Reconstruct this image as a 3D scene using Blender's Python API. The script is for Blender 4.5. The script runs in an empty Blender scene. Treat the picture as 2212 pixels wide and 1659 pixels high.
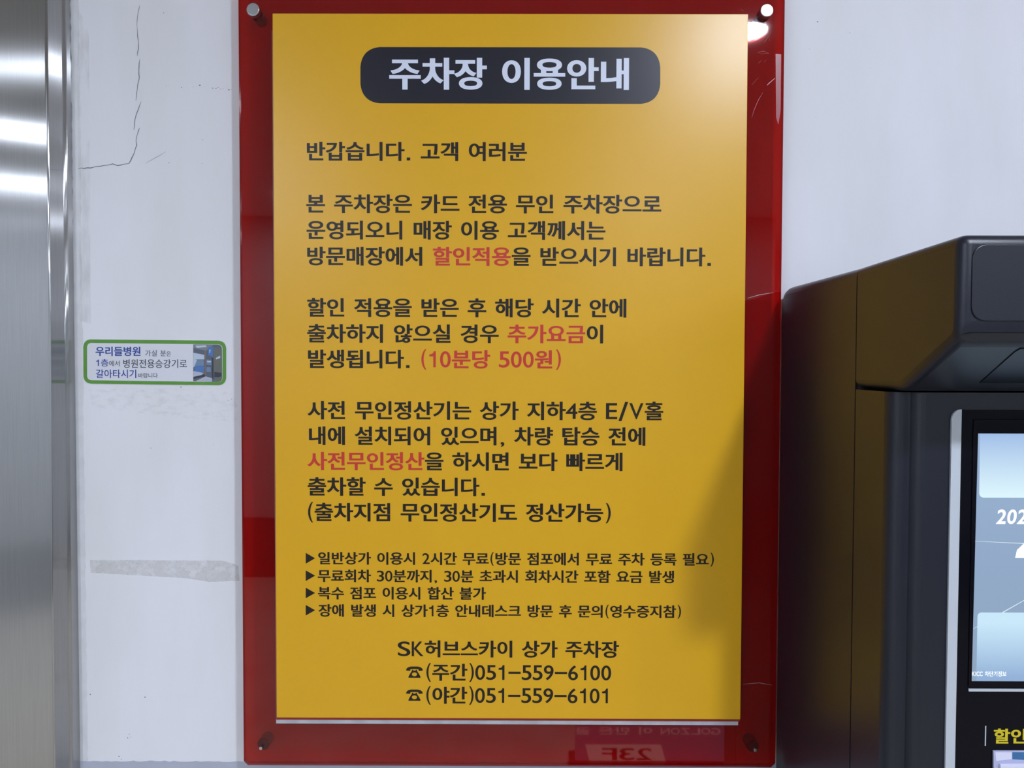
import bpy, bmesh, math, random
from mathutils import Vector, Matrix, geometry
random.seed(7)
SC = bpy.context.scene
COL = SC.collection

# ------------------------------------------------------------------ camera
W, H, F = 2212.0, 1659.0, 1661.0
ZC = 1.5                       # height of the middle of the notice
CAM = Vector((0.00626, -1.01606, ZC + 0.01042))
PI_, YA, RO = math.radians(-1.603), math.radians(-0.157), math.radians(0.1555)
fw = Vector((math.sin(YA)*math.cos(PI_), math.cos(YA)*math.cos(PI_), math.sin(PI_)))
rt = fw.cross(Vector((0, 0, 1))).normalized()
up = rt.cross(fw)
r2 = rt*math.cos(RO) + up*math.sin(RO)
u2 = up*math.cos(RO) - rt*math.sin(RO)
cd = bpy.data.cameras.new('camera')
cd.sensor_fit = 'HORIZONTAL'; cd.sensor_width = 36.0; cd.lens = 36.0*F/W
cd.clip_start = 0.02
cam = bpy.data.objects.new('camera', cd)
M = Matrix((r2, u2, -fw)).transposed().to_4x4(); M.translation = CAM
cam.matrix_world = M
COL.objects.link(cam); SC.camera = cam


def P(px, py, Y):
    """where the sight line through a photo point meets the vertical plane y = Y"""
    d = fw*F + r2*(px - W/2) - u2*(py - H/2)
    t = (Y - CAM.y)/d.y
    q = CAM + d*t
    return (q.x, q.z)


def PX(px, py, X):
    """where the sight line meets the side plane x = X -> (y, z)"""
    d = fw*F + r2*(px - W/2) - u2*(py - H/2)
    t = (X - CAM.x)/d.x
    q = CAM + d*t
    return (q.y, q.z)


# ------------------------------------------------------------------ materials
def mat(name, col=(.8, .8, .8), rough=.5, metal=0.0, emit=None, estr=1.0, spec=.5, coat=0.0, coat_rough=.1,
        noise=0.0, nscale=30.0, bump=0.0, bscale=60.0):
    m = bpy.data.materials.new(name); m.use_nodes = True
    nt = m.node_tree; b = nt.nodes['Principled BSDF']
    b.inputs['Base Color'].default_value = (*col, 1)
    b.inputs['Roughness'].default_value = rough
    b.inputs['Metallic'].default_value = metal
    b.inputs['Specular IOR Level'].default_value = spec
    b.inputs['Coat Weight'].default_value = coat
    b.inputs['Coat Roughness'].default_value = coat_rough
    if emit:
        b.inputs['Emission Color'].default_value = (*emit, 1)
        b.inputs['Emission Strength'].default_value = estr
    tc = nt.nodes.new('ShaderNodeTexCoord')
    if noise:
        n = nt.nodes.new('ShaderNodeTexNoise'); n.inputs['Scale'].default_value = nscale
        n.inputs['Detail'].default_value = 4
        r = nt.nodes.new('ShaderNodeMapRange')
        r.inputs['From Min'].default_value = .3; r.inputs['From Max'].default_value = .7
        r.inputs['To Min'].default_value = 1 - noise; r.inputs['To Max'].default_value = 1 + noise
        h = nt.nodes.new('ShaderNodeVectorMath'); h.operation = 'SCALE'
        h.inputs[0].default_value = col
        nt.links.new(tc.outputs['Object'], n.inputs['Vector'])
        nt.links.new(n.outputs['Fac'], r.inputs['Value'])
        nt.links.new(r.outputs['Result'], h.inputs['Scale'])
        nt.links.new(h.outputs['Vector'], b.inputs['Base Color'])
    if bump:
        n = nt.nodes.new('ShaderNodeTexNoise'); n.inputs['Scale'].default_value = bscale
        n.inputs['Detail'].default_value = 3
        bu = nt.nodes.new('ShaderNodeBump'); bu.inputs['Strength'].default_value = bump
        bu.inputs['Distance'].default_value = .001
        nt.links.new(tc.outputs['Object'], n.inputs['Vector'])
        nt.links.new(n.outputs['Fac'], bu.inputs['Height'])
        nt.links.new(bu.outputs['Normal'], b.inputs['Normal'])
    return m


def wall_material():
    m = mat('painted_plaster', (.80, .81, .84), .6)
    nt = m.node_tree; b = nt.nodes['Principled BSDF']
    tc = nt.nodes.new('ShaderNodeTexCoord')
    n1 = nt.nodes.new('ShaderNodeTexNoise'); n1.inputs['Scale'].default_value = 5; n1.inputs['Detail'].default_value = 5
    mp = nt.nodes.new('ShaderNodeMapping'); mp.inputs['Scale'].default_value = (1.6, 1, .5)
    nt.links.new(tc.outputs['Object'], mp.inputs['Vector']); nt.links.new(mp.outputs['Vector'], n1.inputs['Vector'])
    cr = nt.nodes.new('ShaderNodeValToRGB')
    cr.color_ramp.elements[0].position = .36; cr.color_ramp.elements[0].color = (.795, .80, .825, 1)
    cr.color_ramp.elements[1].position = .6; cr.color_ramp.elements[1].color = (.85, .85, .905, 1)
    nt.links.new(n1.outputs['Fac'], cr.inputs['Fac'])
    nt.links.new(cr.outputs['Color'], b.inputs['Base Color'])
    n2 = nt.nodes.new('ShaderNodeTexNoise'); n2.inputs['Scale'].default_value = 34; n2.inputs['Detail'].default_value = 5
    mp2 = nt.nodes.new('ShaderNodeMapping'); mp2.inputs['Scale'].default_value = (1.5, 1, .55)
    nt.links.new(tc.outputs['Object'], mp2.inputs['Vector']); nt.links.new(mp2.outputs['Vector'], n2.inputs['Vector'])
    bu = nt.nodes.new('ShaderNodeBump'); bu.inputs['Strength'].default_value = .35; bu.inputs['Distance'].default_value = .0012
    nt.links.new(n2.outputs['Fac'], bu.inputs['Height']); nt.links.new(bu.outputs['Normal'], b.inputs['Normal'])
    return m


def steel_material():
    """brushed stainless steel, grain running upright, so lamps smear sideways"""
    m = bpy.data.materials.new('brushed_steel'); m.use_nodes = True
    nt = m.node_tree; nt.nodes.clear()
    out = nt.nodes.new('ShaderNodeOutputMaterial')
    g = nt.nodes.new('ShaderNodeBsdfAnisotropic'); g.distribution = 'GGX'
    g.inputs['Color'].default_value = (.60, .61, .63, 1)
    g.inputs['Roughness'].default_value = .22; g.inputs['Anisotropy'].default_value = .87
    cv = nt.nodes.new('ShaderNodeCombineXYZ'); cv.inputs[2].default_value = 1.0
    nt.links.new(cv.outputs[0], g.inputs['Tangent'])
    tc = nt.nodes.new('ShaderNodeTexCoord'); mp = nt.nodes.new('ShaderNodeMapping')
    mp.inputs['Scale'].default_value = (900, 900, 14)
    n = nt.nodes.new('ShaderNodeTexNoise'); n.inputs['Scale'].default_value = 1; n.inputs['Detail'].default_value = 2
    nt.links.new(tc.outputs['Object'], mp.inputs['Vector']); nt.links.new(mp.outputs['Vector'], n.inputs['Vector'])
    cr = nt.nodes.new('ShaderNodeMapRange'); cr.inputs['To Min'].default_value = .50; cr.inputs['To Max'].default_value = .62
    nt.links.new(n.outputs['Fac'], cr.inputs['Value'])
    nt.links.new(cr.outputs['Result'], g.inputs['Color'])
    nt.links.new(g.outputs[0], out.inputs['Surface'])
    return m


def acrylic_material():
    m = bpy.data.materials.new('red_acrylic'); m.use_nodes = True
    nt = m.node_tree; nt.nodes.clear()
    out = nt.nodes.new('ShaderNodeOutputMaterial')
    tr = nt.nodes.new('ShaderNodeBsdfTransparent'); tr.inputs['Color'].default_value = (.74, .06, .035, 1)
    di = nt.nodes.new('ShaderNodeBsdfDiffuse'); di.inputs['Color'].default_value = (.50, .004, .004, 1)
    mx = nt.nodes.new('ShaderNodeMixShader'); mx.inputs[0].default_value = .10
    gl = nt.nodes.new('ShaderNodeBsdfGlossy'); gl.inputs['Roughness'].default_value = .022
    gl.inputs['Color'].default_value = (1, 1, 1, 1)
    fr = nt.nodes.new('ShaderNodeFresnel'); fr.inputs['IOR'].default_value = 1.5
    mx2 = nt.nodes.new('ShaderNodeMixShader')
    nt.links.new(tr.outputs[0], mx.inputs[1]); nt.links.new(di.outputs[0], mx.inputs[2])
    nt.links.new(fr.outputs[0], mx2.inputs[0]); nt.links.new(mx.outputs[0], mx2.inputs[1]); nt.links.new(gl.outputs[0], mx2.inputs[2])
    nt.links.new(mx2.outputs[0], out.inputs['Surface'])
    return m


def mark_material(name, col, alpha=.6, scale=90.0, lo=.4, hi=.62, stretch=(1, 1, 1), rough=.7):
    """grime or residue: broken-up cover over what lies under it"""
    m = bpy.data.materials.new(name); m.use_nodes = True
    nt = m.node_tree; b = nt.nodes['Principled BSDF']
    b.inputs['Base Color'].default_value = (*col, 1); b.inputs['Roughness'].default_value = rough
    tc = nt.nodes.new('ShaderNodeTexCoord'); mp = nt.nodes.new('ShaderNodeMapping'); mp.inputs['Scale'].default_value = stretch
    n = nt.nodes.new('ShaderNodeTexNoise'); n.inputs['Scale'].default_value = scale; n.inputs['Detail'].default_value = 5
    r = nt.nodes.new('ShaderNodeMapRange')
    r.inputs['From Min'].default_value = lo; r.inputs['From Max'].default_value = hi
    r.inputs['To Min'].default_value = 0; r.inputs['To Max'].default_value = alpha
    nt.links.new(tc.outputs['Object'], mp.inputs['Vector']); nt.links.new(mp.outputs['Vector'], n.inputs['Vector'])
    nt.links.new(n.outputs['Fac'], r.inputs['Value']); nt.links.new(r.outputs['Result'], b.inputs['Alpha'])
    return m


MT = dict(
    wall=wall_material(), steel=steel_material(), acrylic=acrylic_material(),
    steel_edge=mat('polished_steel_edge', (.78, .79, .82), .16, 1.0),
    ceiling=mat('ceiling_board', (.52, .51, .50), .8, bump=.2),
    floor=mat('floor_stone', (.52, .47, .38), .35, noise=.15, nscale=6),
    far_wall=mat('far_wall_paint', (.40, .42, .42), .6, noise=.06, nscale=3),
    dark_stone=mat('dark_stone', (.06, .065, .075), .35, noise=.2, nscale=12),
    side_wall=mat('side_wall_paint', (.66, .67, .70), .6, noise=.04, nscale=3),
    yellow=mat('yellow_print', (.78, .42, .006), .30, spec=.5, bump=.04, bscale=1400, noise=.015, nscale=8),
    red_sheet=mat('red_sheet', (.30, .02, .015), .4),
    foam=mat('foam_board', (.46, .48, .52), .6, noise=.12, nscale=60),
    black_print=mat('black_print', (.014, .010, .008), .34, spec=.38),
    navy_print=mat('dark_panel_print', (.012, .012, .022), .34, spec=.4),
    white_print=mat('white_print', (.74, .79, .93), .4),
    red_print=mat('red_print', (.60, .035, .022), .36),
    metal=mat('bolt_metal', (.52, .53, .56), .22, 1.0),
    dark_metal=mat('dark_metal', (.05, .045, .045), .4, .6),
    kiosk=mat('charcoal_plastic', (.008, .010, .019), .34, bump=.12, bscale=1500),
    kiosk_glass=mat('black_glass', (.004, .004, .007), .12, spec=.12),
    window_dark=mat('dark_window', (.006, .008, .014), .25, spec=.25),
    seam=mat('dark_gap', (.01, .01, .012), .6),
    stripe=mat('pale_grey_plastic', (.50, .54, .59), .4),
    crack=mat('crack', (.16, .16, .17), .9),
    speck=mat('chip', (.20, .19, .18), .9),
    caulk=mat('dirty_caulk', (.30, .31, .34), .7, noise=.2, nscale=90, bump=.8, bscale=160),
    caulk_pale=mat('pale_caulk', (.70, .71, .74), .35, noise=.06, nscale=40, bump=.5, bscale=90),
    base_paint=mat('grey_blue_paint', (.47, .50, .60), .5, noise=.04, nscale=20),
    residue=mark_material('tape_residue', (.67, .665, .64), .42, 70, .10, .60),
    scuff=mark_material('scuff', (.60, .59, .58), .18, 75, .48, .80, (1, 1, 2.4)),
    scuff_v=mark_material('scuff_upright', (.60, .60, .58), .30, 60, .42, .80, (1, 1, .25)),
    tape=mark_material('clear_tape', (.60, .50, .55), .30, 60, .1, .3, rough=.25),
    scratch=mat('scratch_white', (.60, .42, .46), .5),
    green=mat('green_print', (.105, .31, .035), .45, noise=.06, nscale=60),
    sticker_white=mat('sticker_white', (.73, .75, .82), .4),
    sticker_edge=mat('sticker_edge', (.78, .79, .82), .4),
    blue_print=mat('blue_print', (.02, .055, .33), .4),
    grey_print=mat('grey_print', (.055, .06, .085), .4),
    yellow_letters=mat('yellow_letters', (.62, .50, .015), .4),
    banner=mat('display_glow', (.05, .04, .06), .4, emit=(.24, .20, .34), estr=1.2),
    banner_dark=mat('banner_ink', (.12, .07, .12), .7),
    lamp=mat('lamp_lens', (.9, .9, .9), .5, emit=(.81, .885, 1.04), estr=690.0),
    lamp_trim=mat('lamp_trim', (.75, .75, .75), .4),
)


# ------------------------------------------------------------------ object helpers
def link(name, me, parent=None, label=None, kind=None):
    o = bpy.data.objects.new(name, me); COL.objects.link(o)
    if parent: o.parent = parent
    if label: o['label'] = label
    if kind: o['kind'] = kind
    return o


def from_bm(name, bm, m, parent=None, label=None, kind=None, smooth=False):
    me = bpy.data.meshes.new(name); bm.to_mesh(me); bm.free()
    for mm in (m if isinstance(m, (list, tuple)) else [m]): me.materials.append(mm)
    if smooth:
        ars = [p.area for p in me.polygons]; big = max(ars)*.04
        try: me.set_sharp_from_angle(angle=math.radians(38))
        except Exception: pass
        me.polygons.foreach_set('use_smooth', [a < big for a in ars])
    return link(name, me, parent, label, kind)


def box_bm(x0, x1, y0, y1, z0, z1, bev=0.0, seg=3, bm=None):
    b = bmesh.new()
    vs = [b.verts.new(v) for v in ((x0, y0, z0), (x1, y0, z0), (x1, y1, z0), (x0, y1, z0),
                                   (x0, y0, z1), (x1, y0, z1), (x1, y1, z1), (x0, y1, z1))]
    for f in ((3, 2, 1, 0), (4, 5, 6, 7), (0, 1, 5, 4), (1, 2, 6, 5), (2, 3, 7, 6), (3, 0, 4, 7)):
        b.faces.new([vs[i] for i in f])
    if bev: bmesh.ops.bevel(b, geom=b.edges[:], offset=bev, segments=seg, profile=.5, affect='EDGES')
    if bm is None: return b
    me = bpy.data.meshes.new('t'); b.to_mesh(me); b.free(); bm.from_mesh(me); bpy.data.meshes.remove(me)
    return bm


def box(name, x0, x1, y0, y1, z0, z1, m, parent=None, bev=0.0, seg=3, label=None, kind=None):
    return from_bm(name, box_bm(x0, x1, y0, y1, z0, z1, bev, seg), m, parent, label, kind, smooth=bev > 0)


def prism(name, pts, axis, a0, a1, m, parent=None, bev=0.0, seg=3, label=None, kind=None, smooth=True, keep=None):
    """extrude a 2-D outline; axis 'y': pts=(x,z); 'x': pts=(y,z); 'z': pts=(x,y)"""
    def v3(p, a):
        return {'y': (p[0], a, p[1]), 'x': (a, p[0], p[1]), 'z': (p[0], p[1], a)}[axis]
    b = bmesh.new()
    A = [b.verts.new(v3(p, a0)) for p in pts]; B = [b.verts.new(v3(p, a1)) for p in pts]
    b.faces.new(A); b.faces.new(B[::-1])
    n = len(pts)
    for i in range(n): b.faces.new((A[i], B[i], B[(i+1) % n], A[(i+1) % n]))
    bmesh.ops.recalc_face_normals(b, faces=b.faces[:])
    if bev:
        es = [e for e in b.edges if keep is None or not all(abs(v.co.y-keep) < 1e-5 for v in e.verts)]
        bmesh.ops.bevel(b, geom=es, offset=bev, segments=seg, profile=.5, affect='EDGES')
    return from_bm(name, b, m, parent, label, kind, smooth=smooth)


def rrect(corners, r, n=7, skip=()):
    """rounded outline from four corner points, clockwise or not"""
    out = []
    for i, c in enumerate(corners):
        c = Vector(c); a = Vector(corners[i-1]); b = Vector(corners[(i+1) % len(corners)])
        if i in skip: out.append(tuple(c)); continue
        p = c + (a-c).normalized()*r; q = c + (b-c).normalized()*r
        for k in range(n+1):
            t = k/n
            out.append(tuple(p.lerp(c, 1-(1-t)**1.0).lerp(c.lerp(q, t), t) if False else
                             (p*(1-t)**2*1 + c*2*t*(1-t)*.83 + q*t*t + (p+q)*.5*2*t*(1-t)*.17)))
    return out


def tube_y(name, x, z, y0, y1, r, m, parent, seg=40, bev=.0, label=None):
    b = bmesh.new()
    prof = [(y0, r)] if not bev else [(y0, r)]
    bmesh.ops.create_cone(b, cap_ends=True, segments=seg, radius1=r, radius2=r, depth=abs(y1-y0))
    bmesh.ops.rotate(b, verts=b.verts, cent=(0, 0, 0), matrix=Matrix.Rotation(math.pi/2, 3, 'X'))
    bmesh.ops.translate(b, verts=b.verts, vec=(x, (y0+y1)/2, z))
    if bev:
        es = [e for e in b.edges if len(e.link_faces) == 2 and any(len(f.verts) > 4 for f in e.link_faces)]
        bmesh.ops.bevel(b, geom=es, offset=bev, segments=3, profile=.5, affect='EDGES')
    return from_bm(name, b, m, parent, label, smooth=True)


def ribbon(bm, pts, w, Y):
    """a hair-thin crack or scratch along points (x, z)"""
    vs = []
    n = len(pts)
    for i, p in enumerate(pts):
        a = Vector(pts[max(i-1, 0)]); c = Vector(pts[min(i+1, n-1)])
        d = (c-a).normalized(); nn = Vector((-d.y, d.x))
        ww = w*(.35 if i in (0, n-1) else random.uniform(.6, 1.15))/2
        vs.append((bm.verts.new((p[0]+nn.x*ww, Y, p[1]+nn.y*ww)), bm.verts.new((p[0]-nn.x*ww, Y, p[1]-nn.y*ww))))
    for i in range(n-1):
        bm.faces.new((vs[i][0], vs[i+1][0], vs[i+1][1], vs[i][1]))


def jag(pts, step=.004, amp=.0007):
    out = []
    for a, b in zip(pts, pts[1:]):
        a = Vector(a); b = Vector(b); n = max(1, int((b-a).length/step))
        for k in range(n):
            q = a.lerp(b, k/n)
            out.append((q.x+random.uniform(-amp, amp), q.y+random.uniform(-amp, amp)))
    out.append(pts[-1]); return out


def blob(bm, x, z, r, Y, n=9):
    vs = [bm.verts.new((x+r*random.uniform(.5, 1.2)*math.cos(2*math.pi*k/n), Y, z+r*random.uniform(.4, 1)*math.sin(2*math.pi*k/n))) for k in range(n)]
    bm.faces.new(vs)


# ------------------------------------------------------------------ lettering
GL = {}


def raw_loops(ch):
    c = bpy.data.curves.new('g', 'FONT'); c.body = ch; c.size = 1; c.fill_mode = 'NONE'; c.resolution_u = 7
    o = bpy.data.objects.new('g', c); COL.objects.link(o)
    me = o.to_mesh()
    vs = [Vector((v.co.x, v.co.y)) for v in me.vertices]
    nb = {}
    for e in me.edges:
        nb.setdefault(e.vertices[0], []).append(e.vertices[1])
    loops, seen = [], set()
    adj = {}
    for e in me.edges:
        a, b = e.vertices; adj.setdefault(a, []).append(b); adj.setdefault(b, []).append(a)
    for s in sorted(adj):
        if s in seen: continue
        lp = [s]; seen.add(s); cur = s; nxt = s+1 if (s+1) in adj[s] else adj[s][0]
        while nxt not in seen:
            lp.append(nxt); seen.add(nxt); cur = nxt
            cand = [k for k in adj[cur] if k not in seen]
            if not cand: break
            nxt = cand[0]
        pts = []
        for i in lp:
            if not pts or (vs[i]-pts[-1]).length > 1e-5: pts.append(vs[i])
        if len(pts) > 2 and (pts[0]-pts[-1]).length < 1e-5: pts.pop()
        if len(pts) > 2: loops.append(pts)
    o.to_mesh_clear()
    bpy.data.objects.remove(o); bpy.data.curves.remove(c)
    return loops


def area(lp):
    return sum(a.x*b.y-b.x*a.y for a, b in zip(lp, lp[1:]+lp[:1]))/2


def wind(p, loops):
    w = 0
    for lp in loops:
        for a, b in zip(lp, lp[1:]+lp[:1]):
            if a.y <= p.y:
                if b.y > p.y and (b-a).cross(p-a) > 0: w += 1
            elif b.y <= p.y and (b-a).cross(p-a) < 0: w -= 1
    return w


def embolden(loops, dx, dy):
    if sum(area(l) for l in loops) < 0: loops = [l[::-1] for l in loops]
    if not dx and not dy: return loops
    out = []
    for lp in loops:
        n = len(lp); q = []
        for i, p in enumerate(lp):
            a = (p-lp[i-1]).normalized(); b = (lp[(i+1) % n]-p).normalized()
            na = Vector((a.y, -a.x)); nb = Vector((b.y, -b.x))
            s = na+nb
            k = 1+na.dot(nb)
            mv = s/k if k > .35 else s.normalized()*1.4 if s.length > 1e-4 else na
            q.append(Vector((p.x+mv.x*dx, p.y+mv.y*dy)))
        out.append(q)
    return out


def fill(loops):
    vs, es = [], []
    for lp in loops:
        b = len(vs); vs += lp; es += [(b+i, b+(i+1) % len(lp)) for i in range(len(lp))]
    r = geometry.delaunay_2d_cdt(vs, es, [], 0, 1e-6)
    v, f = r[0], r[2]
    tris = []
    for t in f:
        c = sum((v[i] for i in t), Vector((0, 0)))/len(t)
        if wind(c, loops) > 0: tris.append(t)
    return v, tris


def star(cx, cy, rx, ry, n=20, rev=False):
    p = [Vector((cx+rx*math.cos(2*math.pi*k/n), cy+ry*math.sin(2*math.pi*k/n))) for k in range(n)]
    return p[::-1] if rev else p


def glyph(ch, wt):
    key = (ch, wt)
    if key in GL: return GL[key]
    dx, dy = wt
    if ch == '☎':        # desk telephone: handset over a round-dialled body
        hs = [(0, .62), (.02, .78), (.12, .90), (.30, .97), (.70, .97), (.88, .90), (.98, .78), (1, .62), (.76, .60), (.74, .72),
              (.66, .76), (.34, .76), (.26, .72), (.24, .60)]
        bd = [(.14, .0), (.14, .10), (.24, .36), (.34, .58), (.36, .70), (.42, .70), (.42, .62), (.58, .62), (.58, .70), (.64, .70),
              (.66, .58), (.76, .36), (.86, .10), (.86, .0)]
        L = [[Vector((x, y)) for x, y in hs][::-1], [Vector((x, y)) for x, y in bd][::-1]]
        L = [l if area(l) > 0 else l[::-1] for l in L]
        L.append(star(.5, .30, .155, .165, 24, True))
    elif ch == '1':
        L = [[Vector(p) for p in ((.62, 0), (1, 0), (1, 1), (.70, 1), (.60, .90), (.42, .83), (0, .80), (0, .68), (.62, .68))]]
    elif ch == '.':
        L = [[Vector(p) for p in ((0, 0), (1, 0), (1, 1), (0, 1))]]
    elif ch == '▶':
        L = [[Vector((0, 0)), Vector((1, .5)), Vector((0, 1))]]
    else:
        L = embolden(raw_loops(ch), dx, dy)
    GL[key] = fill(L) + (L,)
    return GL[key]


def is_h(ch): return '가' <= ch <= '힣'


LW = .42
ADV = {' ': .41, '.': .39, ',': .39, '(': .41, ')': .41, '/': .54, 'E': .65, 'V': .80, 'S': .78, 'K': .73, '–': .75, '☎': 1.06, '-': .75,
       'I': .30, 'C': .72}


def text_mesh(name, tokens, x0, x1, zt, zb, Y, wt, mats, parent, thick=.0, italic=0.0, names=None, labels=None):
    """tokens = [(string, material index)], inked from x0 to x1, upright strokes from zt down to zb (metres on plane Y)"""
    ref_v = [p for l in glyph('이', wt)[2] for p in l]
    rt_, rb_ = max(p.y for p in ref_v), min(p.y for p in ref_v)
    ks = (zt-zb)/(rt_-rb_)
    cells = []; x = 0.0
    for run, (s, mi) in enumerate(tokens):
        for ch in s:
            a = 1.0 if is_h(ch) else ADV.get(ch, .62)
            cells.append((ch, x, a, (run, mi))); x += a
    place = []
    for ch, cx, a, mi in cells:
        if ch == ' ': continue
        v, t, L = glyph(ch, wt if is_h(ch) else (wt[0]*LW, wt[1]*LW))
        xs = [p.x for l in L for p in l]; ys = [p.y for l in L for p in l]
        if is_h(ch):
            sx = 1/.92; gx = lambda px_, cx=cx, sx=sx: cx+px_*sx
            gz = lambda py: zb+(py-rb_)*ks
        else:
            lo, hi = min(xs), max(xs); yl, yh = min(ys), max(ys)
            if ch in '()': il, ih, zl, zh = .10, .36, -.06, 1.04
            elif ch == '.': il, ih, zl, zh = .11, .29, .03, .18
            elif ch == ',': il, ih, zl, zh = .10, .30, -.08, .18
            elif ch in '–-': il, ih, zl, zh = .03, .72, .42, .545
            elif ch == '/': il, ih, zl, zh = .02, .52, -.04, 1.0
            elif ch == 'I': il, ih, zl, zh = .09, .21, .06, .93
            elif ch == '1': il, ih, zl, zh = .10, .43, .07, .93
            elif ch == '☎': il, ih, zl, zh = .02, .96, .17, .83
            elif ch == '4': il, ih, zl, zh = .0, .60, .07, .91
            else: il, ih, zl, zh = .03, a-.04, .06, .93
            gx = lambda px_, cx=cx, lo=lo, hi=hi, il=il, ih=ih: cx+il+(px_-lo)/(hi-lo)*(ih-il)
            gz = lambda py, yl=yl, yh=yh, zl=zl, zh=zh: zb+(zl+(py-yl)/(yh-yl)*(zh-zl))*(zt-zb)
        place.append(([(gx(p.x), gz(p.y)) for p in v], t, mi))
    lo = min(p[0] for pl in place for p in pl[0]); hi = max(p[0] for pl in place for p in pl[0])
    k = (x1-x0)/(hi-lo)
    groups = {}
    for pts, t, mi in place: groups.setdefault(mi, []).append((pts, t))
    res = []
    for (run, mi), gs in groups.items():
        verts, faces = [], []
        for pts, t in gs:
            b = len(verts)
            verts += [(x0+(p[0]-lo)*k+italic*(p[1]-zb), Y, p[1]) for p in pts]
            faces += [tuple(b+i for i in tri) for tri in t]
        me = bpy.data.meshes.new(name); me.from_pydata(verts, [], faces); me.update()
        # face the room (-Y)
        bm = bmesh.new(); bm.from_mesh(me)
        for f in bm.faces:
            f.normal_update()
            if f.normal.y > 0: f.normal_flip()
        bm.to_mesh(me); bm.free()
        me.materials.append(mats[mi])
        lb = (labels or {}).get(mi)
        res.append(link((names or {}).get(mi, name), me, parent, lb))
    return res


def text_px(name, tokens, px0, px1, pt, pb, Y, wt, mats, parent, **kw):
    x0, zt = P(px0, pt, Y); x0b, zb = P(px0, pb, Y)
    x1, _ = P(px1, pb, Y)
    return text_mesh(name, tokens, x0, x1, zt, zb, Y, wt, mats, parent, **kw)


def thing(name, label, cat, loc=(0, 0, 0), group=None):
    o = bpy.data.objects.new(name, None); o.empty_display_size = .05
    COL.objects.link(o); o['label'] = label; o['category'] = cat
    if group: o['group'] = group
    # parts are modelled in room coordinates: the empty stays at the origin frame
    return o


# ------------------------------------------------------------------ the room
XL, XR, YB, HC = -2.3, 5.6, -4.4, 2.52
box('floor', XL, XR, YB, .12, -.1, 0, MT['floor'], kind='structure')
box('ceiling', XL, XR, YB, .12, HC, HC+.1, MT['ceiling'], kind='structure')
XS = P(152, 800, 0)[0]         # where the plaster ends and the lift frame begins
wall = box('wall_back', XS-.02, XR, 0, .12, 0, HC, MT['wall'], kind='structure')
wall['label'] = 'white painted plaster wall with cracks behind the red sign'
box('wall_left', XL-.1, XL, YB, .12, 0, HC, MT['side_wall'], kind='structure')
box('wall_right', XR, XR+.1, YB, .12, 0, HC, MT['side_wall'], kind='structure')
box('wall_front', XL, XR, YB-.1, YB, 0, HC, MT['far_wall'], kind='structure')
box('baseboard_front', XL, XR, YB, YB+.015, 0, .42, MT['dark_stone'], kind='structure')

# grey-blue painted foot of the wall, with a ragged brushed edge
ptsb = []
zb0 = P(300, 1644, 0)[1]
x = XS
while x < .5:
    ptsb.append((x, zb0+random.uniform(-.0009, .0009))); x += .006
o_pts = [(XS, 0.02), (.5, 0.02)] + ptsb[::-1]
prism('trim_1', o_pts, 'y', -.0006, .0, MT['base_paint'], kind='structure', smooth=False)

# cracks
b = bmesh.new()
Z1 = lambda x, y: P(x/3.568, y/3.568, -.0004)
for ln, w_ in (([(1078, 40), (1060, 110), (1055, 210)], .0005), ([(1055, 215), (1062, 300), (1068, 350), (1058, 430)], .0007),
               ([(1080, 455), (1068, 520), (1072, 600), (1062, 660), (1055, 720), (1048, 775)], .0008),
               ([(1090, 785), (1062, 850), (1045, 900), (1030, 1000)], .0008),
               ([(1075, 985), (1048, 1060), (1052, 1120), (1030, 1190), (990, 1262), (900, 1275), (868, 1265), (800, 1275), (700, 1292), (600, 1298)], .0009)):
    ribbon(b, jag([Z1(*p) for p in ln], .004, .0005), w_, -.0004)
from_bm('crack', b, MT['crack'], wall, 'thin dark crack running down the white plaster')
b = bmesh.new()
ribbon(b, jag([Z1(1120, 1258), Z1(1200, 1215), Z1(1280, 1168)], .006, .0002), .0004, -.0004)
for px, py, r in ((1400, 675, .0011), (1540, 658, .0012), (1280, 662, .0005), (1300, 664, .0004), (1490, 670, .0004), (1640, 680, .0007),
                  (1665, 682, .0007), (1680, 674, .0008), (1700, 686, .0006), (1765, 692, .0012), (1720, 684, .0004), (1785, 690, .0005),
                  (1575, 668, .0003), (1625, 704, .0003), (1302, 1254, .0008), (1562, 1078, .0006), (1262, 100, .0007), (1556, 1260, .0005)):
    q = Z1(px, py); blob(b, q[0], q[1], r, -.0004)
for px, py, r in ((313, 1506, .0012), (195, 1500, .0010), (276, 1594, .0009), (283, 1592, .0006), (257, 1634, .0009), (262, 1640, .0007), (279, 1586, .0006),
                  (391, 836, .0010), (1766, 47, .0011), (1836, 71, .0006), (1749, 106, .0005), (1762, 253, .0004), (1881, 147, .0004),
                  (326, 968, .0007), (461, 959, .0004), (500, 862, .0006), (507, 867, .0005), (493, 865, .0006)):
    q = P(px, py, -.0004); blob(b, q[0], q[1], r, -.0004)
from_bm('paint_chip', b, MT['speck'], wall, 'tiny dark chips and specks in the white paint')


def patch(name, pts, m, label, Y=-.0003, parent=wall):
    b = bmesh.new(); b.faces.new([b.verts.new((q[0], Y, q[1])) for q in (P(*p, Y) for p in pts)])
    bmesh.ops.recalc_face_normals(b, faces=b.faces[:])
    return from_bm(name, b, m, parent, label)


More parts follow.
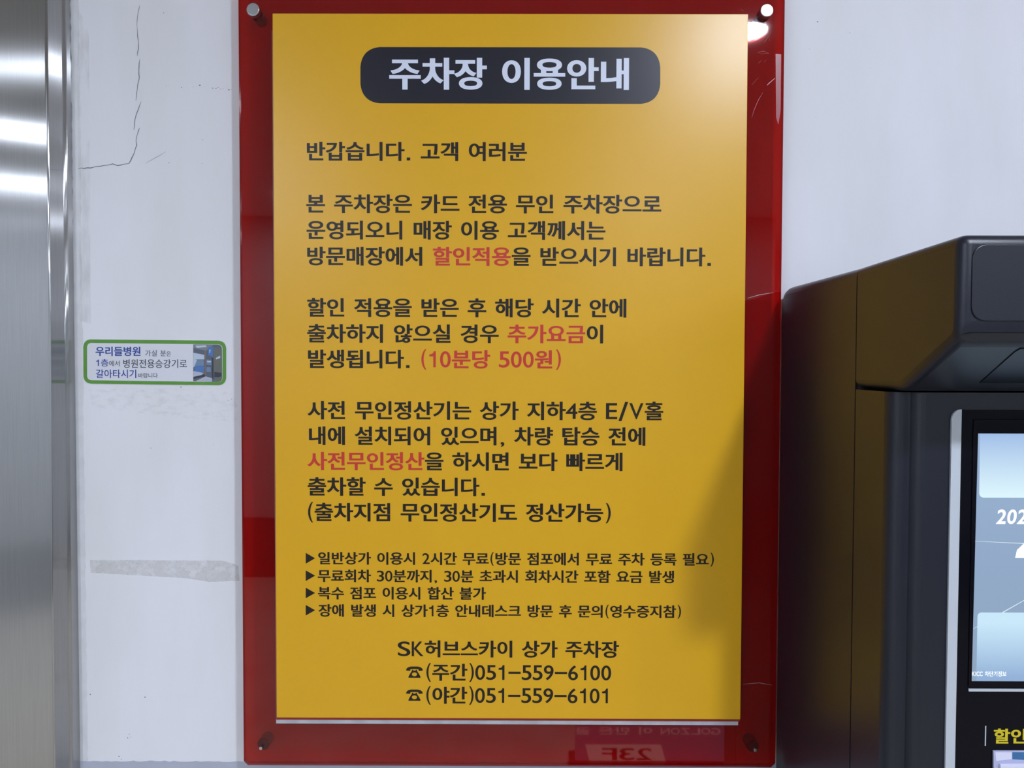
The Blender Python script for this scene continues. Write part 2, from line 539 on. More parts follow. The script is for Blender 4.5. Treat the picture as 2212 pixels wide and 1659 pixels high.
patch('tape_residue', [(194, 1210), (300, 1210), (420, 1211), (482, 1211), (515, 1222), (517, 1254), (452, 1257), (404, 1249), (300, 1243), (196, 1237)],
      MT['residue'], 'greyish band of old tape glue on the wall')
patch('scuff_mark', [(190, 842), (300, 838), (500, 846), (516, 880), (517, 912), (420, 905), (300, 892), (200, 880)], MT['scuff'],
      'faint grey scuffs under the hospital sticker')
patch('scuff_mark', [(168, 20), (192, 60), (196, 700), (166, 690)], MT['scuff_v'], 'faint grey dirt along the caulked edge')

# caulk between steel and plaster, and the smooth pale strip beside it
def strip(name, edge_px, w0, w1, Y, m, label, amp, parent):
    b = bmesh.new(); prev = None
    n = 130
    for i in range(n+1):
        t = i/n; py = -20+t*1700; px = edge_px[0]+(edge_px[1]-edge_px[0])*t
        c = P(px, py, Y)
        r_ = random.uniform(-amp, amp)
        a = b.verts.new((c[0]-w0+r_*.4, 0, c[1])); k = b.verts.new((c[0], Y, c[1])); d = b.verts.new((c[0]+w1+r_, 0, c[1]))
        if prev:
            b.faces.new((prev[0], prev[1], k, a)); b.faces.new((prev[1], prev[2], d, k))
        prev = (a, k, d)
    bmesh.ops.recalc_face_normals(b, faces=b.faces[:])
    for f in b.faces:
        if f.normal.y > 0: f.normal_flip()
    return from_bm(name, b, m, parent, label, smooth=True)


# ------------------------------------------------------------------ lift entrance in brushed steel
door = bpy.data.objects.new('door_1', None); COL.objects.link(door)
door['kind'] = 'structure'; door['label'] = 'brushed stainless steel lift entrance at the left edge'
YS = -.030
xa = P(99, 200, YS)[0]
# frame face, turned slightly: outline in plan
x145 = P(142, 200, -.012)[0]
x152 = P(151, 200, 0)[0]
fr = [(xa+.0012, YS-.004), (xa+.004, YS-.0045), (x145-.003, -.0150), (x145, -.0125), (x145+.0005, .0), (x145+.0005, .05), (xa+.0012, .05)]
b = bmesh.new()
prism('door_frame', fr, 'z', 0, HC, MT['steel'], door, bev=.0011, seg=2, label='narrow angled steel door frame')
box('door_panel', XL, xa, YS, .05, 0, HC, MT['steel'], door, bev=.0008, seg=2, label='wide flat brushed steel panel')
for o_ in door.children:
    for v in o_.data.vertices: v.co.y += .006*(v.co.z-ZC)      # slight backward tilt added to bring the reflected lamp bands lower
strip('caulk_bead', (146.5, 163.5), .0025, .0020, -.003, MT['caulk'], 'rough grey caulk between steel and plaster', .0009, door)
strip('caulk_strip', (159, 180), .006, .006, -.0006, MT['caulk_pale'], 'smooth pale caulk strip beside the steel frame', .0008, door)

# ------------------------------------------------------------------ the sign
sign = thing('parking_sign', 'large yellow Korean parking notice on a red acrylic plate bolted to the white wall', 'sign')
YP0, YP1 = -.018, -.026        # plate, back and front
pc = [P(513, -60, YP1), P(1698.5, -60, YP1), P(1676, 1700, YP1), P(526, 1700, YP1)]
zt_ = pc[0][1]; zb_ = P(600, 1655, YP1)[1]
xl_ = (P(514, 0, YP1)[0]+P(525, 1640, YP1)[0])/2; xr_ = (P(1697, 0, YP1)[0]+P(1675.5, 1650, YP1)[0])/2
zt_ = P(600, -40, YP1)[1]
cch = .0055
outer = [(xl_, zt_), (xr_, zt_), (xr_, zb_+cch), (xr_-cch, zb_), (xl_+cch, zb_), (xl_, zb_+cch)]
bw, bd = .0090, .0022
inner = [(xl_+bw*.35, zt_-bw), (xr_-bw, zt_-bw), (xr_-bw, zb_+cch+.002), (xr_-bw-cch+.001, zb_+.003), (xl_+bw*.35+cch-.001, zb_+.003), (xl_+bw*.35, zb_+cch+.002)]
b = bmesh.new()
VB = [b.verts.new((x, YP0, z)) for x, z in outer]
VM = [b.verts.new((x, YP1+bd, z)) for x, z in outer]
VF = [b.verts.new((x, YP1, z)) for x, z in inner]
b.faces.new(VB); b.faces.new(VF)
for A_, B_ in ((VB, VM), (VM, VF)):
    for i in range(6): b.faces.new((A_[i], A_[(i+1) % 6], B_[(i+1) % 6], B_[i]))
bmesh.ops.recalc_face_normals(b, faces=b.faces[:])
plate = from_bm('backing_plate', b, MT['acrylic'], sign, 'glossy see-through red acrylic plate')

# scratches on the acrylic
b = bmesh.new()
S4 = lambda x, y: P(1500+x/3.107, y/3.107, YP1-.0002)
for ln, w_ in (([(430, 520), (385, 570)], .0003), ([(460, 620), (430, 670), (400, 740), (385, 790)], .0003), ([(520, 210), (470, 285)], .0003),
               ([(500, 235), (505, 275)], .0002), ([(540, 525), (500, 560), (488, 572)], .0012),
               ([(425, 355), (460, 342), (500, 358), (440, 362)], .0003), ([(310, 60), (330, 75)], .0004), ([(450, 405), (430, 425)], .0003),
               ([(480, 400), (470, 418)], .0003)):
    b = bmesh.new(); ribbon(b, [S4(*p) for p in ln], w_, YP1-.0002); from_bm('scratch', b, MT['scratch'], plate)
b = bmesh.new(); ribbon(b, [P(1615, 644, YP1-.0002), P(1640, 637, YP1-.0002), P(1670, 632, YP1-.0002)], .0009, YP1-.0002); from_bm('scratch', b, MT['scratch'], plate, 'long pale scratch across the right side of the red plate')
b = bmesh.new(); ribbon(b, [P(1605, 1478, YP1-.0002), P(1640, 1475, YP1-.0002), P(1668, 1480, YP1-.0002)], .0005, YP1-.0002)
from_bm('scratch', b, MT['scratch'], plate)

b = bmesh.new(); b.faces.new([b.verts.new((q[0], YP1-.0003, q[1])) for q in (S4(545, 362), S4(582, 365), S4(579, 740), S4(563, 835), S4(548, 790))])
from_bm('tape_strip', b, MT['tape'], plate, 'strip of cloudy clear tape along the right edge of the red plate')

# foam backing and red sheet behind the yellow board
xb0, zb1 = P(597, 1567, -.029); xb1, _ = P(1594, 1567, -.029)
xt0, ztop = P(588, 28, -.034)
box('foam_backing', xb0, xb1, -.0300, YP1, P(1095, 1564.6, -.030)[1], ztop-.02, MT['foam'], sign, label='pale grey foam board edge under the yellow notice')
box('red_underlay', xb0+.0005, xb1+.002, -.0308, -.0300, P(1095, 1556.6, -.031)[1], ztop-.01, MT['red_sheet'], sign, label='thin red sheet between yellow notice and foam')
YN = -.034
board = box('notice_board', -.3, .3, YN, -.0308, ZC-.45, ZC+.45, MT['yellow'], sign, bev=.0006, seg=2, label='yellow printed notice board')
YT = YN-.00025
# heading band
hb = [P(778.5, 101.5, YT), P(1426.3, 102.4, YT), P(1426.3, 224.2, YT), P(778.5, 223, YT)]
prism('heading_band', rrect(hb, .0245, 10), 'y', YT, YN, MT['navy_print'], board, label='near-black rounded heading band', smooth=False)
TW = (.030, .0155)
HW = (.034, .020)
TM = [MT['black_print'], MT['red_print'], MT['white_print']]
text_px('heading_text', [('주차장 이용안내', 2)], 840.8, 1358.5, 124.6, 193.6, YT-.0002, HW, TM, board, labels={2: 'white heading letters on the dark band'})
LINES = [
    ([('반갑습니다. 고객 여러분', 0)], 662.8, 1138.2, 306.2, 347.2),
    ([('본 주차장은 카드 전용 무인 주차장으로', 0)], 661.5, 1428.4, 419.4, 460.0),
    ([('운영되오니 매장 이용 고객께서는', 0)], 662, 1307.8, 476.2, 517.0),
    ([('방문매장에서 ', 0), ('할인적용', 1), ('을 받으시기 바랍니다.', 0)], 663.5, 1535.7, 532.8, 573.4),
    ([('할인 적용을 받은 후 해당 시간 안에', 0)], 663.5, 1353, 643.8, 684.4),
    ([('출차하지 않으실 경우 ', 0), ('추가요금', 1), ('이', 0)], 663.5, 1302.8, 700.0, 740.2),
    ([('발생됩니다. ', 0), ('(10분당 500원)', 1)], 665.3, 1211.6, 755.2, 795.4),
    ([('사전 무인정산기는 상가 지하4층 E/V홀', 0)], 664, 1432.7, 866.0, 906.0),
    ([('내에 설치되어 있으며, 차량 탑승 전에', 0)], 667.3, 1394, 921.0, 961.0),
    ([('사전무인정산', 1), ('을 하시면 보다 빠르게', 0)], 664, 1344.6, 976.0, 1015.6),
    ([('출차할 수 있습니다.', 0)], 664.5, 1047.6, 1031.0, 1070.8),
    ([('(출차지점 무인정산기도 정산가능)', 0)], 665.3, 1319.2, 1086.0, 1126.0),
]
for tk, a, c, t, bb in LINES:
    text_px('text_line', tk, a, c, t, bb, YT, TW, TM, board, names={1: 'red_words'}, labels={1: 'words printed in red'})
BUL = [
    ('일반상가 이용시 2시간 무료(방문 점포에서 무료 주차 등록 필요)', 687.3, 1542, 1192.2, 1219.4, 1194.2, 1217.7),
    ('무료회차 30분까지, 30분 초과시 회차시간 포함 요금 발생', 686.3, 1456, 1230.2, 1257.4, 1232.0, 1255.2),
    ('복수 점포 이용시 합산 불가', 686.8, 1049.6, 1267.4, 1294.6, 1269.4, 1292.4),
    ('장애 발생 시 상가1층 안내데스크 방문 후 문의(영수증지참)', 687.6, 1471, 1305.0, 1332.2, 1306.8, 1329.6),
]
for s, a, c, t, bb, q0, q1 in BUL:
    text_px('text_line', [(s, 0)], a, c, t, bb, YT, TW, TM, board)
    tri = [P(660.4, q0, YT), P(680.6, (q0+q1)/2, YT), P(660.4, q1, YT)]
    bm_ = bmesh.new(); bm_.faces.new([bm_.verts.new((x, YT, z)) for x, z in tri[::-1]])
    for f in bm_.faces:
        f.normal_update()
        if f.normal.y > 0: f.normal_flip()
    from_bm('bullet_triangle', bm_, MT['black_print'], board, 'black arrowhead bullet')
text_px('text_line', [('SK허브스카이 상가 주차장', 0)], 859, 1337, 1383.0, 1419.6, YT, TW, TM, board)
text_px('text_line', [('☎(주간)051–559–6100', 0)], 877.2, 1320, 1433.4, 1470.4, YT, TW, TM, board)
text_px('text_line', [('☎(야간)051–559–6101', 0)], 877.2, 1313, 1483.2, 1520.0, YT, TW, TM, board)

# standoff bolts
for px, py in ((546, 20), (1657, 22)):
    x_, z_ = P(px, py, -.035)
    tube_y('bolt_cap', x_, z_, -.035, YP1, .0083, MT['metal'], sign, bev=.0012, label='round steel cap bolt at an upper corner')
    tube_y('standoff', x_, z_, YP0, 0, .0075, MT['dark_metal'], sign)
for px, py in ((563, 1617), (1632, 1621)):
    x_, z_ = P(px, py, -.030)
    tube_y('screw_end', x_, z_, -.030, YP1, .0022, MT['metal'], sign, seg=14, bev=.0005, label='bare screw end where the cap is missing')
    tube_y('standoff', x_, z_, YP0, 0, .0080, MT['dark_metal'], sign)

# ------------------------------------------------------------------ hospital sticker
Yk = -.0007
stk = thing('wall_sticker', 'small green-bordered hospital direction sticker on the white wall beside the lift', 'sticker')
prism('paper_edge', rrect([P(178.6, 732, Yk), P(489.4, 735.1, Yk), P(489.4, 833.4, Yk), P(179.4, 829.7, Yk)], .0105, 6), 'y', Yk, 0, MT['sticker_edge'], stk, smooth=False)
prism('green_border', rrect([P(179.6, 733, Yk-.0002), P(488.4, 736.1, Yk-.0002), P(488.4, 832.4, Yk-.0002), P(180.4, 828.7, Yk-.0002)], .0100, 6), 'y', Yk-.0002, Yk, MT['green'], stk,
      label='green rounded border', smooth=False)
prism('white_panel', rrect([P(188, 740.7, Yk-.0004), P(480.5, 744, Yk-.0004), P(480.5, 825.4, Yk-.0004), P(188.2, 821.2, Yk-.0004)], .0055, 5), 'y', Yk-.0004, Yk-.0002, MT['sticker_white'], stk,
      label='white printed middle', smooth=False)
YW = Yk-.0006
SM = [MT['blue_print'], MT['grey_print']]
SB, SR = (.028, .018), (.004, .003)
T = lambda s, i, a, c, t, bb, wt: text_px('blue_words' if i == 0 else 'grey_words', [(s, i)], a, c, t, bb, YW, wt, SM, stk)
T('우리들병원', 0, 206.3, 303.6, 748.6, 768.9, SB)
T('가실 분', 1, 313.4, 358.6, 756.2, 769.6, SR)
T('은', 1, 359.6, 369, 758.8, 769.8, SR)
T('1층', 0, 207.6, 234.4, 775.6, 791.6, (.014, .009))
T('에서', 1, 235.6, 258.2, 779, 791.4, SR)
T('병원전용승강기로', 1, 266.2, 403.9, 776, 794.6, (.008, .004))
T('갈아타시기', 0, 207, 294.3, 798, 816.6, (.014, .008))
T('바랍니다', 1, 298.8, 340.8, 805.8, 816.4, SR)
# the little photograph at the right end of the sticker
ph = bpy.data.materials
def pm(n, c): return mat('photo_'+n, c, .4)
PC = dict(bg=pm('slate', (.10, .12, .17)), ceil=pm('ceiling', (.19, .22, .25)), sky=pm('pale', (.50, .60, .72)), blue=pm('blue', (.07, .19, .50)),
          dark=pm('shadow', (.035, .04, .055)), floor=pm('floor', (.45, .50, .62)), olive=pm('olive', (.14, .15, .13)), mid=pm('midblue', (.16, .25, .40)),
          brown=pm('post', (.20, .15, .14)))
Z2 = lambda x, y, k=0: P(120+x/4.809, 660+y/4.809, YW-k*.00003)
photo_base = prism('printed_photo', rrect([Z2(1430, 404), Z2(1728, 406), Z2(1730, 795), Z2(1430, 786)], .0055, 5, skip=(0, 3)), 'y', YW, Yk-.0004, PC['bg'], stk,
                   label='small printed photograph of a building entrance', smooth=False)
vs_, fs_, ms_ = [], [], []
for k, (c, pts) in enumerate((
        ('ceil', [(1432, 408), (1640, 408), (1590, 450), (1520, 500), (1432, 465)]), ('sky', [(1450, 418), (1560, 412), (1570, 430), (1470, 440)]),
        ('bg', [(1432, 440), (1560, 470), (1560, 520), (1432, 490)]), ('sky', [(1432, 490), (1545, 512), (1545, 560), (1432, 560)]),
        ('mid', [(1432, 565), (1540, 565), (1540, 625), (1432, 625)]), ('blue', [(1450, 625), (1545, 632), (1540, 690), (1440, 690)]),
        ('sky', [(1432, 560), (1470, 562), (1440, 640), (1432, 640)]), ('floor', [(1432, 680), (1540, 700), (1500, 735), (1432, 740)]),
        ('dark', [(1432, 740), (1550, 715), (1555, 735), (1432, 765)]), ('brown', [(1548, 470), (1562, 470), (1562, 720), (1548, 720)]),
        ('blue', [(1585, 435), (1638, 425), (1635, 530), (1585, 515)]), ('mid', [(1568, 560), (1630, 565), (1630, 620), (1568, 615)]),
        ('sky', [(1598, 460), (1612, 456), (1604, 490), (1596, 496)]), ('sky', [(1575, 575), (1615, 578), (1615, 590), (1575, 588)]),
        ('mid', [(1568, 640), (1610, 640), (1615, 690), (1568, 690)]),
        ('olive', [(1640, 430), (1725, 440), (1725, 745), (1650, 740), (1640, 560)]), ('dark', [(1650, 690), (1725, 700), (1722, 745), (1650, 740)]),
        ('sky', [(1665, 545), (1708, 520), (1712, 545), (1668, 560)]), ('floor', [(1450, 788), (1560, 735), (1625, 755), (1625, 790)]),
        ('olive', [(1640, 760), (1724, 735), (1715, 785), (1650, 790)]), ('dark', [(1620, 540), (1640, 545), (1640, 770), (1625, 745)]))):
    b0 = len(vs_); Yq = YW-.00005-k*.00001
    vs_ += [(*([P(120+x/4.809, 660+y/4.809, Yq)[0]]), Yq, P(120+x/4.809, 660+y/4.809, Yq)[1]) for x, y in pts]
    fs_.append(tuple(range(b0, b0+len(pts)))); ms_.append(list(PC).index(c))
me = bpy.data.meshes.new('photo_print'); me.from_pydata(vs_, [], fs_)
for c in PC.values(): me.materials.append(c)
me.polygons.foreach_set('material_index', ms_); me.update()
link('photo_print', me, photo_base)

# ------------------------------------------------------------------ payment kiosk
kio = thing('payment_kiosk', 'charcoal parking payment kiosk with lit touch screen right of the red sign', 'payment kiosk')
KX0 = .3556; KX1 = .84; KZ = PX(1960, 548, KX0)[1]
KM = MT['kiosk']
ys = PX(1850, 700, KX0)[0]                 # seam between rear and front shells
rear = prism('rear_housing', [(-.0006, 0.02), (-.0006, KZ-.026), (-.004, KZ-.012), (-.012, KZ-.003), (-.026, KZ), (ys+.0009, KZ), (ys+.0009, 0.02)], 'x', KX0, KX1, KM, kio, bev=.0095, seg=5, keep=ys+.0009)
yb_ = PX(1945, 845, KX0)[0]; zhb = PX(1945, 845, KX0)[1]
yf_ = PX(2074, 640, KX0)[0]; zf_ = PX(2070, 728, KX0)[1]
yh = PX(2064, 738, KX0)[0]
hood = prism('hood', [(ys-.0009, KZ), (yf_, KZ+.0042), (yf_, zf_+.004), (yh, zf_-.004), (yb_, zhb), (ys-.0009, zhb)], 'x', KX0, KX1, KM, kio, bev=.0085, seg=5, keep=ys-.0009,
             label='overhanging charcoal hood above the screen')
# raised face plate on the hood front
fx0 = KX0+.0085
prism('hood_face', rrect([(fx0, KZ-.0045), (KX1-.0085, KZ-.0045), (KX1-.0085, zf_+.0125), (fx0, zf_+.0125)], .011, 6), 'y', yf_-.0012, yf_+.004, KM, hood, bev=.0006, seg=2)
# dark camera window let into the slanting underside
UA = Vector((0, yh, zf_-.004)); UB = Vector((0, yb_, zhb)); UN = (UB-UA).cross(Vector((1, 0, 0))).normalized()
if UN.z > 0: UN = -UN
def on_under(px, py, off):
    d = fw*F + r2*(px - W/2) - u2*(py - H/2)
    t = (UA-CAM).dot(UN)/d.dot(UN)
    return CAM+d*t+UN*off
wl = [on_under(2116, 826, 0), on_under(2192, 759, 0), on_under(2204, 752, 0)]
wr = [Vector((KX0+KX1-p.x, p.y, p.z)) for p in wl][::-1]
ring = wl+wr
b = bmesh.new()
A_ = [b.verts.new(p+UN*.0008) for p in ring]; B_ = [b.verts.new(p-UN*.001) for p in ring]
b.faces.new(A_); b.faces.new(B_[::-1])
for i in range(len(ring)): b.faces.new((A_[i], B_[i], B_[(i+1) % len(ring)], A_[(i+1) % len(ring)]))
bmesh.ops.recalc_face_normals(b, faces=b.faces[:])
from_bm('camera_window', b, MT['window_dark'], hood, 'dark glossy window under the hood')
# front shell: fluted corner column, plan outline
yc = PX(1908, 1000, KX0)[0]
YFp = yb_+.004
fl = [(KX0, ys-.0012), (KX0, yc)]
for k in range(1, 6):
    a = k/5*math.pi/2; fl.append((KX0+.012*(1-math.cos(a)), yc-.014*math.sin(a)))
y0c = yc-.014
fl += [(KX0+.0150, y0c+.0010), (KX0+.0178, y0c+.0006), (KX0+.0205, y0c-.0038), (KX0+.024, y0c-.0066), (KX0+.028, y0c-.0074)]
YF = y0c-.0074
fl += [(KX1-.028, YF), (KX1, yc), (KX1, ys-.0012)]
col_ = prism('front_housing', fl, 'z', .02, zhb-.0015, KM, kio, smooth=True)
box('plinth', KX0+.02, KX1-.02, yc+.01, -.01, 0, .03, MT['seam'], kio)
box('seam_strip', KX0+.003, KX1-.003, ys-.004, ys+.004, .03, KZ-.003, MT['seam'], kio, label='black groove between the two housings')
# pale stripe with rounded top, and the black glass front
xs0, zs0 = P(2055, 884, YF-.001)
xs1 = P(2076, 884, YF-.001)[0]
stripe_pts = [(xs0, .10)]
for k in range(8):
    a = k/7*math.pi/2
    stripe_pts.append((xs0+(xs1-xs0)*(1-math.cos(a))*.98, zs0-.0095*(1-math.sin(a))))
stripe_pts += [(xs1, zs0), (xs1, .10)]
prism('edge_stripe', stripe_pts, 'y', YF-.0022, YF, MT['stripe'], kio, label='pale grey upright stripe beside the screen')
box('glass_front', xs1, KX1-.05, YF-.0016, YF, .10, zs0-.0005, MT['kiosk_glass'], kio, label='black glass front')
YG = YF-.0016
sx0, sz0 = P(2111, 936, YG); sz1 = P(2100, 1470, YG)[1]; sx1 = KX1-.085
bzx = P(2101, 940, YG)[0]
# raised bezel lip round the screen
b = bmesh.new()
zt2, zb2 = sz0+.013, P(2092, 1490, YG)[1]
from_bm('bezel', box_bm(bzx, sx1+.01, YG-.0012, YG, zb2+.003, zt2, .0006, 2), MT['kiosk_glass'], kio, 'black bezel around the screen', smooth=True)
box('bezel_trim', P(2091, 1487, YG)[0], sx1+.01, YG-.0016, YG, P(2100, 1492.5, YG)[1], P(2100, 1487, YG)[1], MT['stripe'], kio, bev=.0003, label='thin pale line under the screen')


def screen_material(name, c0, c1, z0, z1, s=1.0):
    m = bpy.data.materials.new(name); m.use_nodes = True; nt = m.node_tree
    b_ = nt.nodes['Principled BSDF']; b_.inputs['Base Color'].default_value = (.01, .01, .01, 1); b_.inputs['Roughness'].default_value = .15
    g = nt.nodes.new('ShaderNodeTexCoord'); sp = nt.nodes.new('ShaderNodeSeparateXYZ'); r = nt.nodes.new('ShaderNodeMapRange')
    r.inputs['From Min'].default_value = z0; r.inputs['From Max'].default_value = z1
    cr = nt.nodes.new('ShaderNodeValToRGB'); cr.color_ramp.elements[0].color = (*c0, 1); cr.color_ramp.elements[1].color = (*c1, 1)
    nt.links.new(g.outputs['Object'], sp.inputs[0]); nt.links.new(sp.outputs['Z'], r.inputs['Value']); nt.links.new(r.outputs['Result'], cr.inputs['Fac'])
    nt.links.new(cr.outputs['Color'], b_.inputs['Emission Color']); b_.inputs['Emission Strength'].default_value = s
    return m


def flat(name, pts, Y, m, parent, label=None):
    b = bmesh.new(); b.faces.new([b.verts.new((p[0], Y, p[1])) for p in pts])
    for f in b.faces:
        f.normal_update()
        if f.normal.y > 0: f.normal_flip()
    return from_bm(name, b, m, parent, label)


YQ = YG-.0014
ES = 1.0
scr = flat('screen', [(sx0, sz0), (sx1, sz0), (sx1, sz1), (P(2099, 1470, YQ)[0], sz1)], YQ,
           screen_material('screen_picture', (.25, .36, .50), (.30, .42, .62), sz1, sz0, ES), kio, 'lit pale blue touch screen')
zq = lambda y: P(2150, y, YQ)[1]
xq = lambda x_, y: P(x_, y, YQ)[0]
flat('menu_panel', rrect([(xq(2117, 937), sz0-.0003), (sx1-.006, sz0-.0003), (sx1-.006, zq(1075)), (xq(2115, 1075), zq(1075))], .004, 5, skip=(0, 1)), YQ-.0001,
     screen_material('menu_light', (.72, .92, .98), (.34, .50, .78), zq(1078), zq(937), ES), scr, 'pale panel at the top of the screen')
flat('menu_panel', rrect([(xq(2111.5, 1324), zq(1323)), (sx1-.006, zq(1323)), (sx1-.006, sz1+.0003), (xq(2109, 1462), sz1+.0003)], .0035, 5, skip=(2, 3)), YQ-.0001,
     screen_material('menu_light_low', (.27, .42, .66), (.57, .79, .94), zq(1462), zq(1345), ES), scr, 'pale panel at the foot of the screen')
SL = mat('screen_line', (.01, .01, .01), .3, emit=(.75, .88, .95), estr=ES)
SWm = mat('screen_white', (.01, .01, .01), .3, emit=(1.3, 1.35, 1.4), estr=ES)
b = bmesh.new()
ribbon(b, [P(2106, 1169, YQ-.0001), P(2212, 1174, YQ-.0001), P(2330, 1178, YQ-.0001)], .0006, YQ-.0001)
ribbon(b, [P(2103, 1358, YQ-.00005), P(2166, 1323, YQ-.00005), P(2240, 1281, YQ-.00005)], .0008, YQ-.00005)
for f in b.faces:
    f.normal_update()
    if f.normal.y > 0: f.normal_flip()
from_bm('screen_line', b, SL, scr, 'thin light lines in the screen background')
flat('arrow_shape', [P(2193, 1205, YQ-.0002), P(2197, 1188, YQ-.0002), P(2214, 1172, YQ-.0002), P(2300, 1172, YQ-.0002), P(2300, 1205, YQ-.0002)], YQ-.0002, SWm, scr, 'bright white shape at the screen edge')
text_px('date_text', [('202', 0)], 2152, 2216, 1098, 1134, YQ-.0003, (.05, .04), [SWm], scr, italic=.12, labels={0: 'white date digits'})
text_px('caption_text', [('KICC 차단기정보', 0)], 2100, 2174, 1450, 1461, YQ-.0003, (.008, .004), [SWm], scr, labels={0: 'tiny white caption'})
# printing under the screen
text_px('yellow_words', [('할인', 0)], 2147, 2216, 1574, 1606.5, YG-.0003, (.034, .022), [MT['yellow_letters']], kio, labels={0: 'yellow printed words'})
xv, zv = P(2128, 1568, YG-.0003); zv2 = P(2128, 1611, YG-.0003)[1]
flat('divider_line', [(xv, zv), (xv+.0011, zv), (xv+.0011, zv2), (xv, zv2)], YG-.0003, MT['stripe'], kio, 'short white upright line')
# card slot guide picture: pale card with a blue end on a white wedge
gm = mat('guide_white', (.70, .70, .86), .4); gb = mat('guide_blue', (.04, .15, .34), .4); gl_ = mat('guide_lilac', (.45, .46, .66), .4)
cardx = lambda x_, y: P(x_, y, YG-.0025)
guide = prism('card_guide', [cardx(2147, 1623), cardx(2330, 1623), cardx(2330, 1700), cardx(2147, 1700)], 'y', YG-.0022, YG, gl_, kio, bev=.0004, seg=2, label='white and blue card guide')
flat('card_picture', [P(2150, 1625, YG-.0024), P(2186, 1625, YG-.0024), P(2186, 1640, YG-.0024), P(2152, 1644, YG-.0024)], YG-.0024, gm, guide)
flat('blue_picture', [P(2187, 1625, YG-.0024), P(2320, 1625, YG-.0024), P(2320, 1648, YG-.0024), P(2187, 1640, YG-.0024)], YG-.0024, gb, guide)
prism('card_lip', [P(2160, 1651, YG-.004), P(2325, 1649, YG-.004), P(2325, 1700, YG-.004), P(2160, 1700, YG-.004)], 'y', YG-.005, YG-.0022, gm, guide, bev=.0006, seg=2)

# ------------------------------------------------------------------ banner on a stand, seen mirrored in the red plate
ban = thing('advertising_display', 'lit free-standing advertising display reading 23F, mirrored in the red plate', 'display')
# built flat at y = 0 of its own frame, then set down facing the sign
bx, by = .40, -1.85
def mir(px, py, Y=None):
    """point on the banner plane whose mirror image in the red plate shows at a photo point"""
    Dm = (YP1-CAM.y)+(YP1-by)
    d = fw*F + r2*(px - W/2) - u2*(py - H/2)
    t = Dm/d.y
    q = CAM + d*t
    return (q.x, q.z)
q0 = mir(1242, 1650); q1 = mir(1605, 1650)
zt3 = mir(1300, 1565)[1]
prism('lit_screen', [(q0[0], .03), (q1[0], .03), (q1[0], zt3), (q0[0], zt3)], 'y', by-.002, by, MT['banner'], ban, smooth=False)
box('stand_base', q0[0]-.02, q1[0]+.02, by-.08, by+.08, 0, .035, MT['dark_metal'], ban, bev=.006)
box('stand_pole', (q0[0]+q1[0])/2-.008, (q0[0]+q1[0])/2+.008, by-.02, by-.004, .03, zt3, MT['dark_metal'], ban)
gbp = [mir(1264, 1608), mir(1428, 1608), mir(1438, 1646), mir(1274, 1646)]
bp2 = mat('display_pale', (.1, .1, .1), .4, emit=(.85, .76, .76), estr=1.2)
def flat_back(name, pts, Y, m, parent, label=None):
    b = bmesh.new(); b.faces.new([b.verts.new((p[0], Y, p[1])) for p in pts])
    for f in b.faces:
        f.normal_update()
        if f.normal.y < 0: f.normal_flip()
    return from_bm(name, b, m, parent, label)
flat_back('pale_block', gbp, by+.001, bp2, ban, 'pale block behind the floor number')


def text_back(name, s, px0, px1, pt, pb, wt, m):
    x0, zt = mir(px0, pt); x1, _ = mir(px1, pt); _, zb = mir(px0, pb)
    # lettering that faces +Y reads from +X to -X, so mirror the mesh in x
    r_ = text_mesh(name, [(w_+' ', 0) for w_ in s.split()], -x1, -x0, zt, zb, by+.002, wt, [m], ban, names={0: name})
    for o in r_:
        for v in o.data.vertices: v.co.x = -v.co.x
        o.data.flip_normals()


text_back('number_text', '23F', 1300, 1408, 1613, 1643, (.045, .035), MT['banner_dark'])
text_back('display_text', 'GOLZON 이 만든 골', 1243, 1556, 1570, 1586, (.01, .01), bp2)

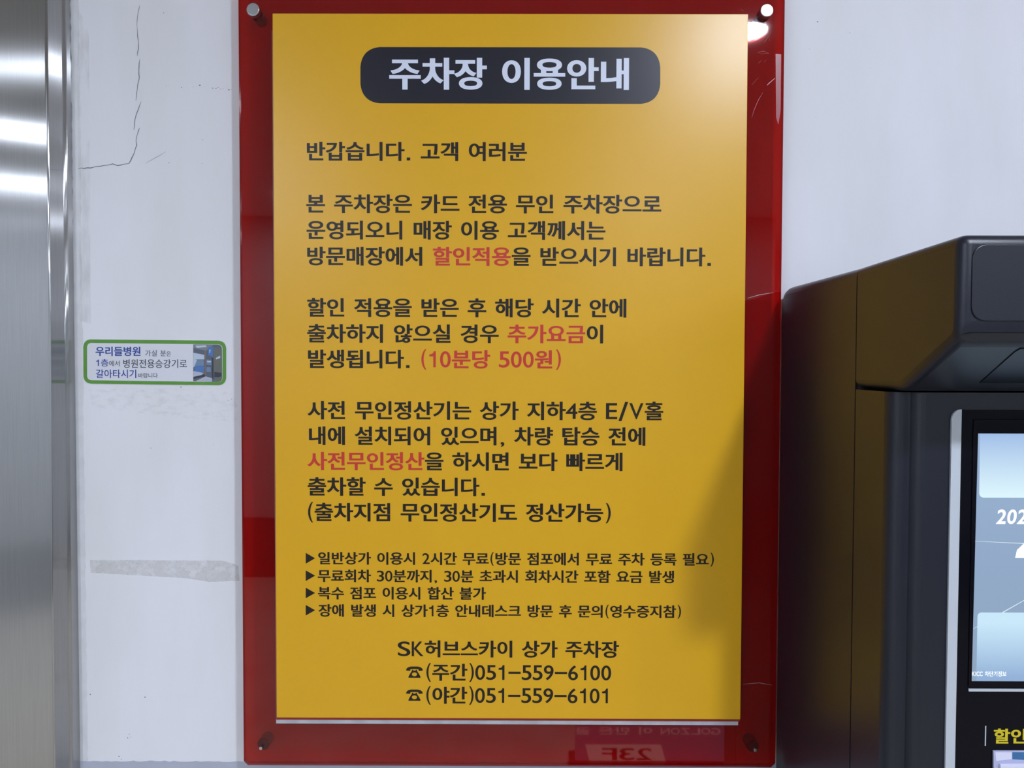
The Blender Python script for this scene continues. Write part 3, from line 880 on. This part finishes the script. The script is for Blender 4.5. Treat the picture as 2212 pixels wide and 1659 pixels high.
# ------------------------------------------------------------------ downlights
LAMPS = [(.705, -1.40, 'recessed ceiling downlight nearest the sign'), (.78, -3.72, 'recessed ceiling downlight far back, beside the far wall'),
         (-1.37, -3.72, 'recessed ceiling downlight far back near the left wall'), (2.85, -3.72, 'recessed ceiling downlight at the far right corner'),
         (4.25, -1.9, 'recessed ceiling downlight far along the hall beyond the kiosk'), (-1.45, -2.62, 'recessed ceiling downlight before the lift')]
ORDER = []
for i, (lx, ly, lb) in enumerate(LAMPS):
    L = thing('ceiling_downlight', lb, 'ceiling light', group='recessed downlights in the lobby ceiling')
    b = bmesh.new(); bmesh.ops.create_cone(b, cap_ends=True, segments=40, radius1=.062, radius2=.062, depth=.004)
    bmesh.ops.translate(b, verts=b.verts, vec=(0, 0, -.003))
    o1 = from_bm('lamp_lens', b, MT['lamp'], L, smooth=False)
    b = bmesh.new()
    prof = [(.064, 0), (.064, -.006), (.076, -.006), (.080, -.001), (.080, 0)]
    rows = [[b.verts.new((r*math.cos(2*math.pi*k/40), r*math.sin(2*math.pi*k/40), z)) for k in range(40)] for r, z in prof]
    for A2, B2 in zip(rows, rows[1:]):
        for k in range(40): b.faces.new((A2[k], A2[(k+1) % 40], B2[(k+1) % 40], B2[k]))
    bmesh.ops.recalc_face_normals(b, faces=b.faces[:])
    from_bm('trim_ring', b, MT['lamp_trim'], L, smooth=True)
    L.location = (lx, ly, HC)

# ------------------------------------------------------------------ world and view
w = bpy.data.worlds.new('world'); SC.world = w; w.use_nodes = True
w.node_tree.nodes['Background'].inputs[0].default_value = (.5, .55, .65, 1)
w.node_tree.nodes['Background'].inputs[1].default_value = .02
SC.view_settings.view_transform = 'Standard'; SC.view_settings.look = 'None'
SC.view_settings.gamma = 1; SC.view_settings.use_curve_mapping = False
SC.view_settings.exposure = 0.0
SC.cycles.max_bounces = 10; SC.cycles.diffuse_bounces = 5; SC.cycles.transparent_max_bounces = 12
SC.cycles.use_denoising = True
SC.cycles.sample_clamp_indirect = 8
